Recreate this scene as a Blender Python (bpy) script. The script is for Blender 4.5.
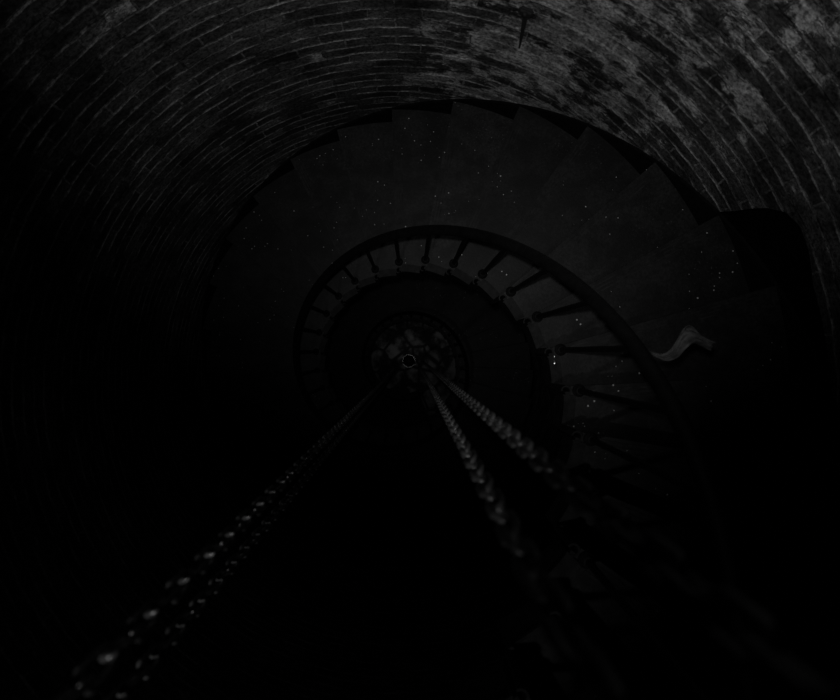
import bpy, bmesh, math, random
from mathutils import Vector, Matrix

S = bpy.context.scene
for o in list(bpy.data.objects):
    bpy.data.objects.remove(o, do_unlink=True)
random.seed(7)
COL = S.collection
rad = math.radians

# ------------------------------------------------------------------ measures
RISE, DTH, TH0 = .2, 12.673, -1.32          # rise, turn per step, bearing of step 0
ZC = 12.75                                  # camera height above the floor
Z0 = ZC - 3.7477                            # top of step 0
R_OUT, R_RAIL, R_IN = 1.630, .708, .672
R_WALL = 1.641
RAIL_H = .834
K_LO, K_HI = -44, 16
CAM = Vector((.078, .162, ZC))

# ------------------------------------------------------------------ camera
cam_d = bpy.data.cameras.new('camera')
cam = bpy.data.objects.new('camera', cam_d); COL.objects.link(cam)
cam.location = CAM
cam.rotation_euler = (0, 0, 0)              # straight down the well
cam_d.sensor_fit = 'HORIZONTAL'; cam_d.sensor_width = 36
cam_d.lens = 620 / 840 * 36
cam_d.shift_x = 7.8 / 840; cam_d.shift_y = 2.4 / 840
cam_d.clip_start = .01
cam_d.dof.use_dof = True; cam_d.dof.focus_distance = 3.6; cam_d.dof.aperture_fstop = 3.6
S.camera = cam

# ------------------------------------------------------------------ world, light, exposure
w = bpy.data.worlds.new('world'); S.world = w; w.use_nodes = True
w.node_tree.nodes['Background'].inputs[0].default_value = (1, 1, 1, 1)
w.node_tree.nodes['Background'].inputs[1].default_value = 0.00003
S.view_settings.view_transform = 'Standard'; S.view_settings.look = 'None'
S.view_settings.exposure = 0; S.view_settings.gamma = 1
S.view_settings.use_curve_mapping = False

def spot(name, loc, target, power, size, blend, radius):
    d = bpy.data.lights.new(name, 'SPOT'); d.energy = power; d.spot_size = rad(size); d.spot_blend = blend
    d.shadow_soft_size = radius
    o = bpy.data.objects.new(name, d); COL.objects.link(o); o.location = loc
    o.rotation_euler = (Vector(target) - Vector(loc)).to_track_quat('-Z', 'Y').to_euler()
    return o
# hand torch held beside the camera, pointing at the far wall
spot('torch', (.05, .22, ZC + .03), (.38, 1.60, ZC - 3.0), 92, 77, 1.0, .02)
# added unseen spot above the camera to bring out the chains
spot('chain_fill', (-.55, -.62, ZC + 1.3), (.25, -.06, ZC - 2.5), 62, 29, 1.0, .05)
# added unseen spot that brightens the floor at the foot of the shaft
spot('floor_fill', (1.15, .55, 1.3), (-.06, .24, 0), 2.0, 26, 1.0, .05)

# ------------------------------------------------------------------ materials
class NT:
    def __init__(s, name):
        s.m = bpy.data.materials.new(name); s.m.use_nodes = True
        s.t = s.m.node_tree; s.b = s.t.nodes['Principled BSDF']
    def n(s, typ, **kw):
        x = s.t.nodes.new(typ)
        for k, v in kw.items(): setattr(x, k, v)
        return x
    def l(s, a, b): s.t.links.new(a, b)
    def inp(s, node, sock, v):
        if hasattr(v, 'links'): s.l(v, node.inputs[sock])
        else: node.inputs[sock].default_value = v
    def noise(s, vec, scale, detail=5, rough=.6):
        x = s.n('ShaderNodeTexNoise'); s.l(vec, x.inputs['Vector'])
        x.inputs['Scale'].default_value = scale; x.inputs['Detail'].default_value = detail
        x.inputs['Roughness'].default_value = rough
        return x.outputs['Fac']
    def ramp(s, v, a, b):
        x = s.n('ShaderNodeMapRange'); x.interpolation_type = 'SMOOTHSTEP'
        s.inp(x, 0, v); x.inputs[1].default_value = a; x.inputs[2].default_value = b
        return x.outputs[0]
    def math(s, op, a, b=0.0, c=0.0):
        x = s.n('ShaderNodeMath', operation=op); s.inp(x, 0, a); s.inp(x, 1, b); s.inp(x, 2, c)
        return x.outputs[0]
    def mix(s, f, a, b):
        x = s.n('ShaderNodeMix'); x.data_type = 'FLOAT'
        s.inp(x, 0, f); s.inp(x, 2, a); s.inp(x, 3, b)
        return x.outputs[0]
    def grey(s, v): s.l(v, s.b.inputs['Base Color'])
    def bump(s, h, strength, dist):
        x = s.n('ShaderNodeBump'); s.l(h, x.inputs['Height'])
        x.inputs['Strength'].default_value = strength; x.inputs['Distance'].default_value = dist
        s.l(x.outputs[0], s.b.inputs['Normal'])

def iron(name, base, rough, metal, grain=.5, bump=.3):
    t = NT(name); g = t.n('ShaderNodeNewGeometry').outputs['Position']
    n = t.noise(g, 28, 6)
    t.grey(t.mix(t.ramp(n, .3, .75), base * (1 - grain), base * (1 + grain)))
    t.b.inputs['Roughness'].default_value = rough; t.b.inputs['Metallic'].default_value = metal
    t.bump(t.noise(g, 160, 3), bump, .002)
    return t.m

M_RAIL = iron('painted_iron', .003, .5, 0.0)
M_RAIL.node_tree.nodes['Principled BSDF'].inputs['Specular IOR Level'].default_value = .25
M_SKIRT = iron('black_iron', .004, .9, 0.0)
M_SKIRT.node_tree.nodes['Principled BSDF'].inputs['Specular IOR Level'].default_value = .08
M_BRK = iron('worn_iron', .010, .6, 0.0)
M_BRK.node_tree.nodes['Principled BSDF'].inputs['Specular IOR Level'].default_value = .12
M_CHAIN = iron('chain_steel', .14, .30, 0.4)
M_NOSE = iron('worn_nosing', .013, .6, 0.0, .6)
M_NOSE.node_tree.nodes['Principled BSDF'].inputs['Specular IOR Level'].default_value = .2
M_SHINY = iron('bright_steel', .75, .30, 1.0, .1, .05)
M_HOOK = iron('rusty_iron', .006, .8, .0)

def tread_mat():
    t = NT('tread_iron'); g = t.n('ShaderNodeNewGeometry').outputs['Position']
    n = t.noise(g, 7, 8, .65); f = t.noise(g, 70, 4)
    c = t.mix(t.ramp(n, .38, .64), .0015, .0105)
    c = t.math('MULTIPLY', c, t.mix(t.ramp(f, .3, .7), .4, 1.6))
    v = t.n('ShaderNodeTexVoronoi'); t.l(g, v.inputs['Vector']); v.inputs['Scale'].default_value = 52
    v.inputs['Randomness'].default_value = 1
    sep = t.n('ShaderNodeSeparateColor'); t.l(v.outputs['Color'], sep.inputs[0])
    dot = t.math('LESS_THAN', v.outputs['Distance'], t.math('MULTIPLY', sep.outputs[1], .2))
    keep = t.math('GREATER_THAN', sep.outputs[0], t.mix(t.ramp(t.noise(g, 3.2, 3), .44, .66), .99, .50))
    sp = t.math('MULTIPLY', dot, keep)
    # fine grit gathered towards the wall, and castings of slightly different age
    xyz = t.n('ShaderNodeVectorMath', operation='MULTIPLY'); t.l(g, xyz.inputs[0]); xyz.inputs[1].default_value = (1, 1, 0)
    ln = t.n('ShaderNodeVectorMath', operation='LENGTH'); t.l(xyz.outputs[0], ln.inputs[0])
    grit = t.ramp(t.noise(g, 95, 3, .7), .60, .74)
    grit = t.math('MULTIPLY', grit, t.ramp(ln.outputs['Value'], 1.15, 1.62))
    grit = t.math('MULTIPLY', grit, t.ramp(t.noise(g, 4.5, 4), .42, .62))
    c = t.mix(grit, c, .075)
    oi = t.n('ShaderNodeObjectInfo')
    c = t.math('MULTIPLY', c, t.mix(oi.outputs['Random'], .72, 1.3))
    t.grey(t.mix(sp, c, .42))
    t.b.inputs['Roughness'].default_value = .62
    t.b.inputs['Specular IOR Level'].default_value = .3
    t.bump(t.noise(g, 120, 4), .35, .002)
    return t.m
M_TREAD = tread_mat()

def brick_mat():
    t = NT('old_brick')
    uv = t.n('ShaderNodeUVMap').outputs[0]
    wob = t.n('ShaderNodeTexNoise'); t.l(uv, wob.inputs['Vector']); wob.inputs['Scale'].default_value = 9
    wob.inputs['Detail'].default_value = 5
    sub = t.n('ShaderNodeVectorMath', operation='SUBTRACT'); t.l(wob.outputs['Color'], sub.inputs[0]); sub.inputs[1].default_value = (.5, .5, .5)
    sca = t.n('ShaderNodeVectorMath', operation='SCALE'); t.l(sub.outputs[0], sca.inputs[0]); sca.inputs['Scale'].default_value = .036
    add = t.n('ShaderNodeVectorMath', operation='ADD'); t.l(uv, add.inputs[0]); t.l(sca.outputs[0], add.inputs[1])
    b = t.n('ShaderNodeTexBrick'); t.l(add.outputs[0], b.inputs['Vector'])
    b.inputs['Scale'].default_value = 1; b.inputs['Brick Width'].default_value = .235
    b.inputs['Row Height'].default_value = .077; b.inputs['Mortar Size'].default_value = .0062
    b.inputs['Mortar Smooth'].default_value = .45; b.inputs['Bias'].default_value = 0
    b.inputs['Color1'].default_value = (0, 0, 0, 1); b.inputs['Color2'].default_value = (1, 1, 1, 1)
    mort = t.math('MULTIPLY', b.outputs['Fac'], t.ramp(t.noise(uv, 7, 4), .36, .56))
    sep = t.n('ShaderNodeSeparateXYZ'); t.l(uv, sep.inputs[0])
    u, vz = sep.outputs[0], sep.outputs[1]
    big = t.noise(uv, 2.3, 6, .62); mid = t.noise(uv, 9, 6, .65); fine = t.noise(uv, 60, 5, .7)
    perbrick = t.n('ShaderNodeSeparateColor'); t.l(b.outputs['Color'], perbrick.inputs[0])
    # plaster remains: more of it on the side to the right of bearing ~0 degrees (u in metres of arc)
    st = t.n('ShaderNodeMapping'); t.l(uv, st.inputs['Vector']); st.inputs['Scale'].default_value = (.9, 1.3, 1)
    streak = t.noise(st.outputs[0], 5.5, 7, .68)
    lean = t.math('MULTIPLY', t.ramp(u, -.45, .75), t.math('SUBTRACT', 1, t.ramp(u, .85, 2.0)))
    pl = t.math('ADD', t.math('MULTIPLY', big, .38), t.math('MULTIPLY', mid, .22))
    pl = t.math('ADD', pl, t.math('MULTIPLY', streak, .40))
    pl = t.math('ADD', pl, t.mix(lean, -.085, .048))
    pl = t.math('ADD', pl, t.math('MULTIPLY', t.math('SUBTRACT', perbrick.outputs[0], .5), .06))
    plaster = t.ramp(pl, .497, .545)
    brick = t.mix(perbrick.outputs[0], .03, .075)
    brick = t.math('MULTIPLY', brick, t.mix(t.ramp(streak, .3, .7), .35, 1.7))
    wsep = t.n('ShaderNodeSeparateXYZ'); t.l(add.outputs[0], wsep.inputs[0])
    fr = t.math('FRACT', t.math('MULTIPLY', wsep.outputs[1], 1 / .077))
    edge = t.math('MINIMUM', fr, t.math('SUBTRACT', 1, fr))          # 0 on a bed joint
    bed = t.math('SUBTRACT', 1, t.ramp(edge, .05, .15))
    lines = t.math('MAXIMUM', bed, t.math('MULTIPLY', b.outputs['Fac'], .45))
    lines = t.math('MULTIPLY', lines, t.ramp(t.noise(uv, 6, 5, .7), .36, .60))
    mc = t.mix(t.ramp(t.noise(uv, 5, 5), .3, .7), .11, .42)
    col = t.mix(lines, brick, mc)
    pc = t.mix(t.ramp(mid, .36, .64), .10, .36)
    pc = t.mix(t.math('MULTIPLY', lines, .9), pc, .58)
    col = t.mix(t.math('MULTIPLY', plaster, .95), col, pc)
    grain = t.noise(uv, 130, 4, .7)
    col = t.math('MULTIPLY', col, t.mix(t.ramp(fine, .34, .62), .35, 1.45))
    col = t.math('MULTIPLY', col, t.mix(t.ramp(grain, .3, .7), .7, 1.3))
    col = t.math('MULTIPLY', col, t.mix(t.ramp(t.noise(uv, 1.6, 4), .32, .68), .6, 1.15))
    t.grey(col)
    t.b.inputs['Roughness'].default_value = .95
    t.b.inputs['Specular IOR Level'].default_value = .1
    h = t.math('ADD', t.math('MULTIPLY', t.math('MULTIPLY', mort, t.math('SUBTRACT', 1, plaster)), .7), t.math('MULTIPLY', plaster, .75))
    h = t.math('ADD', h, t.math('MULTIPLY', fine, .5)); h = t.math('ADD', h, t.math('MULTIPLY', mid, .6))
    t.bump(h, .75, .012)
    return t.m
M_BRICK = brick_mat()

def plain(name, a, b, scale, rough=.9, spec=.2):
    t = NT(name); g = t.n('ShaderNodeNewGeometry').outputs['Position']
    n = t.noise(g, scale, 7, .65)
    t.grey(t.mix(t.ramp(n, .3, .7), a, b)); t.b.inputs['Roughness'].default_value = rough
    t.b.inputs['Specular IOR Level'].default_value = spec
    t.bump(n, .4, .01)
    return t.m
M_DARK = plain('painted_shade', .002, .004, 9, 1.0, .0)  # near-black colour stands in for shade in the added wall recess
M_CLOTH = plain('grey_cloth', .03, .11, 30, 1.0, .1)

def floor_mat():
    t = NT('floor_slabs'); g = t.n('ShaderNodeNewGeometry').outputs['Position']
    v = t.n('ShaderNodeTexVoronoi'); v.feature = 'DISTANCE_TO_EDGE'; t.l(g, v.inputs['Vector']); v.inputs['Scale'].default_value = 2.6
    j = t.ramp(v.outputs['Distance'], .02, .10)
    c = t.mix(t.ramp(t.noise(g, 3, 6), .42, .62), .03, .4)
    t.grey(t.mix(j, .03, c)); t.b.inputs['Roughness'].default_value = .85
    t.bump(j, .5, .02)
    return t.m
M_FLOOR = floor_mat()

# ------------------------------------------------------------------ helpers
def link(name, bm, mat, parent=None, smooth=False, recalc=True):
    if recalc: bmesh.ops.recalc_face_normals(bm, faces=bm.faces[:])
    me = bpy.data.meshes.new(name); bm.to_mesh(me); bm.free()
    me.materials.append(mat)
    if smooth:
        for p in me.polygons: p.use_smooth = True
    o = bpy.data.objects.new(name, me); COL.objects.link(o)
    if parent: o.parent = parent
    return o
def thing(o, label, cat, group=None):
    o['label'] = label; o['category'] = cat
    if group: o['group'] = group
    return o
def empty(name, loc):
    o = bpy.data.objects.new(name, None); COL.objects.link(o); o.location = loc; o.empty_display_size = .1
    return o
def polar(r, deg, z):
    a = rad(deg); return Vector((r * math.sin(a), r * math.cos(a), z))      # clockwise from +y
def arc_block(bm, r0, r1, a0, a1, z0, z1, n):
    """solid ring sector, bearings in degrees"""
    rows = []
    for i in range(n + 1):
        a = a0 + (a1 - a0) * i / n
        rows.append([bm.verts.new(polar(r, a, z)) for r, z in ((r0, z0), (r1, z0), (r1, z1), (r0, z1))])
    for p, q in zip(rows, rows[1:]):
        for i in range(4):
            j = (i + 1) % 4; bm.faces.new((p[i], p[j], q[j], q[i]))
    bm.faces.new(rows[0]); bm.faces.new(rows[-1][::-1])
def box(bm, c, s, rot=None):
    m = Matrix.Translation(c) @ (rot.to_4x4() if rot else Matrix()) @ Matrix.Diagonal((*s, 1))
    return bmesh.ops.create_cube(bm, size=1, matrix=m)
def tube(bm, pts, r, n=10, closed=False, ry=None):
    """sweep an oval along pts"""
    rings = []; N = len(pts)
    for i, p in enumerate(pts):
        a = pts[(i - 1) % N] if (closed or i) else p
        b = pts[(i + 1) % N] if (closed or i < N - 1) else p
        d = (b - a).normalized()
        up = Vector((0, 0, 1)) if abs(d.z) < .9 else Vector((1, 0, 0))
        s = d.cross(up).normalized(); t = s.cross(d)
        rings.append([bm.verts.new(p + s * r * math.cos(2 * math.pi * k / n) + t * (ry or r) * math.sin(2 * math.pi * k / n)) for k in range(n)])
    seq = list(zip(rings, rings[1:])) + ([(rings[-1], rings[0])] if closed else [])
    for p, q in seq:
        for k in range(n):
            bm.faces.new((p[k], p[(k + 1) % n], q[(k + 1) % n], q[k]))
    if not closed:
        bm.faces.new(rings[0]); bm.faces.new(rings[-1][::-1])
def lathe(bm, prof, n=20, mat=Matrix()):
    rings = [[bm.verts.new(mat @ Vector((r * math.cos(2 * math.pi * k / n), r * math.sin(2 * math.pi * k / n), z))) for k in range(n)] for r, z in prof]
    for p, q in zip(rings, rings[1:]):
        for k in range(n):
            bm.faces.new((p[k], p[(k + 1) % n], q[(k + 1) % n], q[k]))
    bm.faces.new(rings[0][::-1]); bm.faces.new(rings[-1])
def step_th(k): return TH0 + DTH * k
def step_z(k): return Z0 + RISE * k

# ------------------------------------------------------------------ setting: floor, round wall, added recess
bm = bmesh.new(); arc = 96
vs = [bm.verts.new(polar(R_WALL + .3, 360 * i / arc, 0)) for i in range(arc)]
vb = [bm.verts.new(polar(R_WALL + .3, 360 * i / arc, -.15)) for i in range(arc)]
bm.faces.new(vs[::-1]); bm.faces.new(vb)
for i in range(arc): bm.faces.new((vs[i], vs[(i + 1) % arc], vb[(i + 1) % arc], vb[i]))
link('floor', bm, M_FLOOR)['kind'] = 'structure'

def on_wall(u, v, R=R_WALL):
    """point of the shaft wall seen at pixel (u, v)"""
    dx, dy = (u - 412.2) / 620, -(v - 352.4) / 620
    A = dx * dx + dy * dy; B = CAM.x * dx + CAM.y * dy; C = CAM.x ** 2 + CAM.y ** 2 - R * R
    D = (-B + math.sqrt(B * B - A * C)) / A
    return Vector((CAM.x + dx * D, CAM.y + dy * D, ZC - D))
# head line of the added recess, shade painted black, beside the stairs (bearing, height), left jamb first
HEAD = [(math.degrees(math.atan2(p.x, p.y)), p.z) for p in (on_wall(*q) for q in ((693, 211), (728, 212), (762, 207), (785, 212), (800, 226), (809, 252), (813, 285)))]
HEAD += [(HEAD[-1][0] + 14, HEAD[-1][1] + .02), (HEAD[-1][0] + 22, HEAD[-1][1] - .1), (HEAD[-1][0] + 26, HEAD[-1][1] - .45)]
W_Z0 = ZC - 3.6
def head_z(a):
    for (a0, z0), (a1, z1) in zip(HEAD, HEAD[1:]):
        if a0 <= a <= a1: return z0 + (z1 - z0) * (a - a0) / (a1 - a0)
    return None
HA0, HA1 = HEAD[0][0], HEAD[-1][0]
def build_wall():
    bm = bmesh.new(); uvl = bm.loops.layers.uv.new('UVMap')
    angs = [-180 + 360 * i / 240 for i in range(240)]
    angs = [a for a in angs if not HA0 - .3 < a < HA1 + .3] + [HA0 + (HA1 - HA0) * i / 60 for i in range(61)]
    angs.sort()
    def q(pts, uvs):
        f = bm.faces.new([bm.verts.new(p) for p in pts])
        for l, t in zip(f.loops, uvs): l[uvl].uv = t
        f.smooth = True
    for i, a in enumerate(angs):
        b = angs[i + 1] if i + 1 < len(angs) else angs[0] + 360
        ua, ub = rad(a) * R_WALL, rad(b) * R_WALL
        def strip(za0, zb0, za1, zb1):
            q([polar(R_WALL, a, za0), polar(R_WALL, a, za1), polar(R_WALL, b, zb1), polar(R_WALL, b, zb0)],
              [(ua, za0), (ua, za1), (ub, zb1), (ub, zb0)])
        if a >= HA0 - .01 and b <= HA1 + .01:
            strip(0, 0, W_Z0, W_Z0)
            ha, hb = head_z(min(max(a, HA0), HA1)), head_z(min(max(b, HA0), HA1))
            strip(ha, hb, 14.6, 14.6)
        else:
            strip(0, 0, W_Z0, W_Z0); strip(W_Z0, W_Z0, 14.6, 14.6)
    bmesh.ops.remove_doubles(bm, verts=bm.verts[:], dist=1e-5)
    for i, a in enumerate(angs):            # outer skin, so that the wall has thickness
        b = angs[i + 1] if i + 1 < len(angs) else angs[0] + 360
        R2 = R_WALL + .62
        q([polar(R2, a, 0), polar(R2, b, 0), polar(R2, b, 14.6), polar(R2, a, 14.6)], [(0, 0)] * 4)
    o = link('wall_round', bm, M_BRICK, recalc=False); o['kind'] = 'structure'
build_wall()
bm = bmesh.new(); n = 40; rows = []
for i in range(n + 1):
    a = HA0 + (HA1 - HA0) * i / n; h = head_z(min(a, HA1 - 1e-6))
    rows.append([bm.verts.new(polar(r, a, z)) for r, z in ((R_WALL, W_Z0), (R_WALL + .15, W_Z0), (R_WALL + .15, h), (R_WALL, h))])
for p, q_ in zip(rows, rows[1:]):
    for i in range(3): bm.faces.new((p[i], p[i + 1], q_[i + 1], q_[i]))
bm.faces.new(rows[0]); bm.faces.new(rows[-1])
link('shade_recess', bm, M_DARK, recalc=False)['kind'] = 'structure'  # made-up recess; its black lining paints in the shade beside the stairs

# ------------------------------------------------------------------ spiral staircase
stair = empty('spiral_staircase', (0, 0, 0))
thing(stair, 'dark iron spiral staircase with handrail winding round the brick shaft', 'staircase')

def tread_bm():
    bm = bmesh.new()
    arc_block(bm, R_IN, R_OUT, -.25, DTH + 1.2, -.028, 0, 10)
    bmesh.ops.bevel(bm, geom=[e for e in bm.edges if len(e.link_faces) == 2 and e.calc_face_angle(0) > 1], offset=.004, segments=2, affect='EDGES')
    return bm
def nosing_bm():
    bm = bmesh.new()
    for j in range(3):                       # three ridges along the front edge
        y0, y1 = R_IN + .05, R_OUT - .05
        x = .012 + .016 * j
        box(bm, Vector((x, (y0 + y1) / 2, .001)), (.006, y1 - y0, .005))
    return bm
def riser_bm():
    bm = bmesh.new()
    y0, y1 = R_IN + .01, R_OUT - .01
    box(bm, Vector((.022, (y0 + y1) / 2, -.028 - .172 / 2)), (.010, y1 - y0, .172))
    return bm
def bracket_bm():
    """curved end plate at the well side with a rolled scroll at the front joint"""
    bm = bmesh.new()
    arc_block(bm, R_IN - .018, R_IN - .004, 1.4, DTH + 1.0, -.15, .012, 8)
    arc_block(bm, R_IN - .022, R_IN + .022, 2.6, DTH - .6, -.004, .010, 8)
    pts = []
    for i in range(15):                      # scroll: a curl seen from above
        a = 2 * math.pi * i / 14 * .85 - .6; r = .019 - .004 * i / 14
        pts.append(Vector((R_IN * math.sin(rad(1)) + r * math.cos(a), R_IN - .016 + r * math.sin(a), 0)))
    rows = []
    for p, nx in zip(pts, pts[1:] + [pts[-1] * 2 - pts[-2]]):
        d = (nx - p).normalized(); s = Vector((-d.y, d.x, 0)) * .003
        rows.append([bm.verts.new(p + s + Vector((0, 0, -.16))), bm.verts.new(p - s + Vector((0, 0, -.16))),
                     bm.verts.new(p - s + Vector((0, 0, .016))), bm.verts.new(p + s + Vector((0, 0, .016)))])
    for p, q in zip(rows, rows[1:]):
        for i in range(4):
            j = (i + 1) % 4; bm.faces.new((p[i], p[j], q[j], q[i]))
    bm.faces.new(rows[0]); bm.faces.new(rows[-1][::-1])
    return bm
BA = 1.155                                   # baluster bearing past the front edge
RAIL_OFF = RISE * BA / DTH
def baluster_bm():
    bm = bmesh.new()
    h = RAIL_H + RAIL_OFF - .004
    lathe(bm, [(.013, -.02), (.0115, .03), (.0095, .30), (.0105, h * .55), (.0095, h * .8), (.0115, h - .02), (.0115, h)], 12,
          Matrix.Translation(polar(R_RAIL, BA, 0)))
    return bm
def collar_bm():
    bm = bmesh.new()
    lathe(bm, [(.0135, -.006), (.024, -.006), (.025, .006), (.022, .014), (.0165, .019), (.0165, .026), (.0135, .030)], 18,
          Matrix.Translation(polar(R_RAIL, BA, 0)))
    return bm
proto = {}
proto['tread'] = link('tread', tread_bm(), M_TREAD, stair)
proto['riser'] = link('riser', riser_bm(), M_RAIL, proto['tread'])
proto['nosing'] = link('nosing', nosing_bm(), M_NOSE, proto['tread'])
proto['end_bracket'] = link('end_bracket', bracket_bm(), M_BRK, proto['tread'])
proto['baluster'] = link('baluster', baluster_bm(), M_RAIL, stair, True)
proto['collar'] = link('collar', collar_bm(), M_BRK, proto['baluster'], True)
ks = list(range(K_LO, K_HI + 1))
treads = {}
for i, k in enumerate(ks):
    if i == 0: t, b = proto['tread'], proto['baluster']
    else:
        t = proto['tread'].copy(); COL.objects.link(t); t.parent = stair
        for nm in ('riser', 'nosing', 'end_bracket'):
            c = proto[nm].copy(); COL.objects.link(c); c.parent = t
        b = proto['baluster'].copy(); COL.objects.link(b); b.parent = stair
        c = proto['collar'].copy(); COL.objects.link(c); c.parent = b
    for x in (t, b):
        x.location = (0, 0, step_z(k)); x.rotation_euler = (0, 0, -rad(step_th(k)))
    treads[k] = t
# polished bolt heads that catch the light on one bracket
bm = bmesh.new()
bmesh.ops.create_uvsphere(bm, u_segments=16, v_segments=10, radius=.012, matrix=Matrix.Translation(polar(R_IN - .002, 5.2, .013)))
bl = link('bolt', bm, M_SHINY, treads[6], True); bl['label'] = 'shiny bolt head'
bm = bmesh.new()
bmesh.ops.create_uvsphere(bm, u_segments=16, v_segments=10, radius=.007, matrix=Matrix.Translation(polar(R_IN + .003, 2.9, .012)))
bl = link('bolt', bm, M_SHINY, treads[6], True); bl['label'] = 'shiny bolt head'

# handrail: a moulded bar on a helix
def rail_z(deg): return Z0 + RAIL_H + RISE * (deg - TH0) / DTH
a0, a1 = step_th(K_LO), step_th(K_HI + 1)
N = int((a1 - a0) / 3)
bm = bmesh.new()
tube(bm, [polar(R_RAIL, a0 + (a1 - a0) * i / N, rail_z(a0 + (a1 - a0) * i / N) + .014) for i in range(N + 1)], .0225, 14, ry=.018)
hr = link('handrail', bm, M_RAIL, stair, True)
# wall string: black band that follows the nosings along the wall
bm = bmesh.new(); rows = []
for i in range(N + 1):
    a = a0 + (a1 - a0) * i / N
    z = Z0 + RISE * (a - TH0) / DTH
    zb = max(.002, z - .27)
    rows.append([bm.verts.new(polar(r, a, zz)) for r, zz in ((R_OUT + .002, zb), (R_WALL - .001, zb), (R_WALL - .001, z + .012), (R_OUT + .002, z + .001))])
for p, q in zip(rows, rows[1:]):
    for i in range(4):
        j = (i + 1) % 4; bm.faces.new((p[i], p[j], q[j], q[i]))
bm.faces.new(rows[0]); bm.faces.new(rows[-1][::-1])
link('wall_string', bm, M_SKIRT, stair)

# ------------------------------------------------------------------ hanging chains
P = .05; DW = .0044
def link_bm(n=14, m=8):
    bm = bmesh.new(); hw, st = .0105, P / 2 + DW * .95 - .0105
    pts = []
    h = n // 2
    for i in range(h + 1):
        a = math.pi * i / h; pts.append(Vector((hw * math.cos(a), 0, st + hw * math.sin(a))))
    for i in range(h + 1):
        a = math.pi + math.pi * i / h; pts.append(Vector((hw * math.cos(a), 0, -st + hw * math.sin(a))))
    N = len(pts); rings = []
    for i, p in enumerate(pts):
        d = (pts[(i + 1) % N] - pts[i - 1]).normalized(); s = Vector((0, 1, 0)); t = d.cross(s)
        rings.append([bm.verts.new(p + s * DW * math.cos(2 * math.pi * k / m) + t * DW * math.sin(2 * math.pi * k / m)) for k in range(m)])
    for i in range(N):
        p, q = rings[i], rings[(i + 1) % N]
        for k in range(m): bm.faces.new((p[k], p[(k + 1) % m], q[(k + 1) % m], q[k]))
    return bm
link_first = None
def chain(rel, label, turn):
    global link_first
    x, y = CAM.x + rel[0], CAM.y + rel[1]
    root = empty('hanging_chain', (x, y, 0)); thing(root, label, 'chain', 'chains hanging down the well')
    zt = ZC + .30; n = int((zt - .032) / P)
    vis = 0; rest = bmesh.new()
    for i in range(n + 1):
        z = .032 + P * (n - i)
        a = turn + (math.pi / 2 if i % 2 else 0) + random.uniform(-.10, .10)
        dd = ZC - z
        if dd > .24 and vis < 100:
            vis += 1
            if link_first is None: link_first = o = link('link', link_bm(), M_CHAIN, root, True)
            else: o = link_first.copy(); COL.objects.link(o); o.parent = root
            o.location = (0, 0, z); o.rotation_euler = (0, 0, a)
        else:
            b2 = link_bm(8, 5); me = bpy.data.meshes.new('t'); bmesh.ops.transform(b2, matrix=Matrix.Translation((0, 0, z)) @ Matrix.Rotation(a, 4, 'Z'), verts=b2.verts[:])
            b2.to_mesh(me); b2.free(); rest.from_mesh(me); bpy.data.meshes.remove(me)
    r = link('link', rest, M_CHAIN, root, True); r['kind'] = 'stuff'
chain((-.288, -.289), 'steel chain hanging left of the well centre, upper strand of the left pair', .4)
chain((-.367, -.433), 'steel chain hanging left of the well centre, lower strand of the left pair', .4)
chain((.0957, -.1745), 'steel chain hanging right of the well centre, lower steeper strand of the right pair', 1.1)
chain((.1666, -.1407), 'steel chain hanging right of the well centre, upper strand of the right pair', 1.1)

# ------------------------------------------------------------------ small things
# bucket on the floor at the foot of the shaft
bx, by = .010, -.012
bk = empty('bucket', (bx, by, 0)); thing(bk, 'small dark iron bucket with pale rim on the floor at the foot of the shaft', 'bucket')
bm = bmesh.new(); lathe(bm, [(.09, .0), (.095, .01), (.125, .25), (.12, .25), (.09, .02)], 28); link('body', bm, M_RAIL, bk, True)
bm = bmesh.new(); tube(bm, [Vector((.124 * math.cos(2 * math.pi * i / 32), .124 * math.sin(2 * math.pi * i / 32), .25)) for i in range(32)], .010, 8, True)
rm = link('rim', bm, M_SHINY, bk, True); rm['label'] = 'bright metal rim'
bm = bmesh.new(); tube(bm, [Vector((.124 * math.cos(math.pi * i / 20), -.10 * math.sin(math.pi * i / 20), .25 + .05 * math.sin(math.pi * i / 20))) for i in range(21)], .005, 8)
link('handle', bm, M_RAIL, bk, True)

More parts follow.
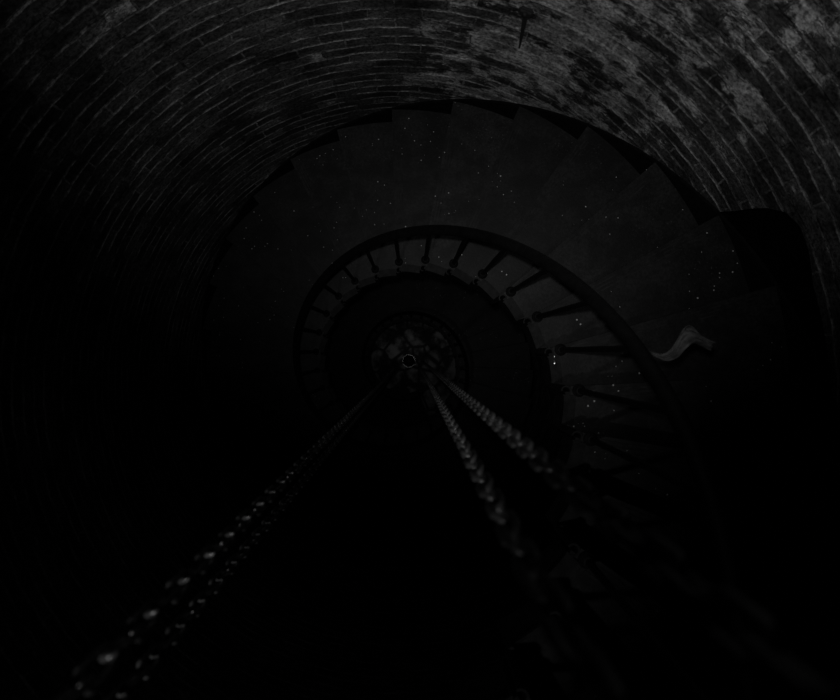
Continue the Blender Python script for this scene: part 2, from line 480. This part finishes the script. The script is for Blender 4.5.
# iron hook fixed to the brickwork
hp = on_wall(527, 9); he = on_wall(520, 46)
hk = empty('wall_hook', hp); hk.rotation_euler = (0, 0, -math.atan2(hp.x, hp.y))
thing(hk, 'dark iron hook with a long shank high on the brick wall above the stairs', 'hook')
ha = R_WALL * (math.atan2(he.x, he.y) - math.atan2(hp.x, hp.y)); hz = he.z - hp.z
bm = bmesh.new()                             # tapering shank lying on the wall
for t0, t1, w0, w1 in ((0, .5, .011, .008), (.5, 1, .008, .003)):
    v = []
    for t_, w_ in ((t0, w0), (t1, w1)):
        for sx, y in ((-1, .002), (1, .002), (1, -.012), (-1, -.012)):
            v.append(bm.verts.new((ha * t_ + sx * w_, y, hz * t_)))
    for i in range(4):
        j = (i + 1) % 4; bm.faces.new((v[i], v[j], v[4 + j], v[4 + i]))
    bm.faces.new(v[:4]); bm.faces.new(v[4:][::-1])
bmesh.ops.remove_doubles(bm, verts=bm.verts[:], dist=1e-5)
link('shank', bm, M_HOOK, hk)
bm = bmesh.new(); tube(bm, [Vector((0, -.002, -.005)), Vector((0, -.020, -.002)), Vector((0, -.032, .008)), Vector((0, -.034, .024))], .009, 10)
link('peg', bm, M_HOOK, hk, True)
bm = bmesh.new(); box(bm, Vector((0, -.012, .0)), (.062, .026, .040))
bmesh.ops.bevel(bm, geom=bm.edges[:], offset=.008, segments=3, affect='EDGES'); link('head', bm, M_HOOK, hk)

# crumpled scrap of cloth caught over the handrail
def cloth():
    bm = bmesh.new(); rnd = random.Random(3)
    th = 77.0; zr = rail_z(th) + .014
    nu, nv = 16, 9
    grid = []
    for i in range(nu):
        row = []
        for j in range(nv):
            s = i / (nu - 1); t = j / (nv - 1) - .5
            r = R_RAIL + .012 + .178 * s
            z = .046 + .012 * math.sin(s * 9 + t * 6) - .03 * s * s
            wdt = .008 + .036 * math.sin(min(1, s * 1.1) * 2.4) ** 2
            a = th + math.degrees((t * wdt + .018 * math.sin(s * 7.5)) / R_RAIL)
            row.append(bm.verts.new(polar(r, a, zr + z + rnd.uniform(-.005, .005) + .012 * math.sin(t * 14 + s * 5))))
        grid.append(row)
    for i in range(nu - 1):
        for j in range(nv - 1):
            bm.faces.new((grid[i][j], grid[i + 1][j], grid[i + 1][j + 1], grid[i][j + 1]))
    o = link('rag', bm, M_CLOTH, None, True)
    m = o.modifiers.new('s', 'SOLIDIFY'); m.thickness = .004
    m = o.modifiers.new('d', 'SUBSURF'); m.levels = 1; m.render_levels = 1
    thing(o, 'pale crumpled scrap of cloth caught on the handrail at the right', 'rag')
cloth()
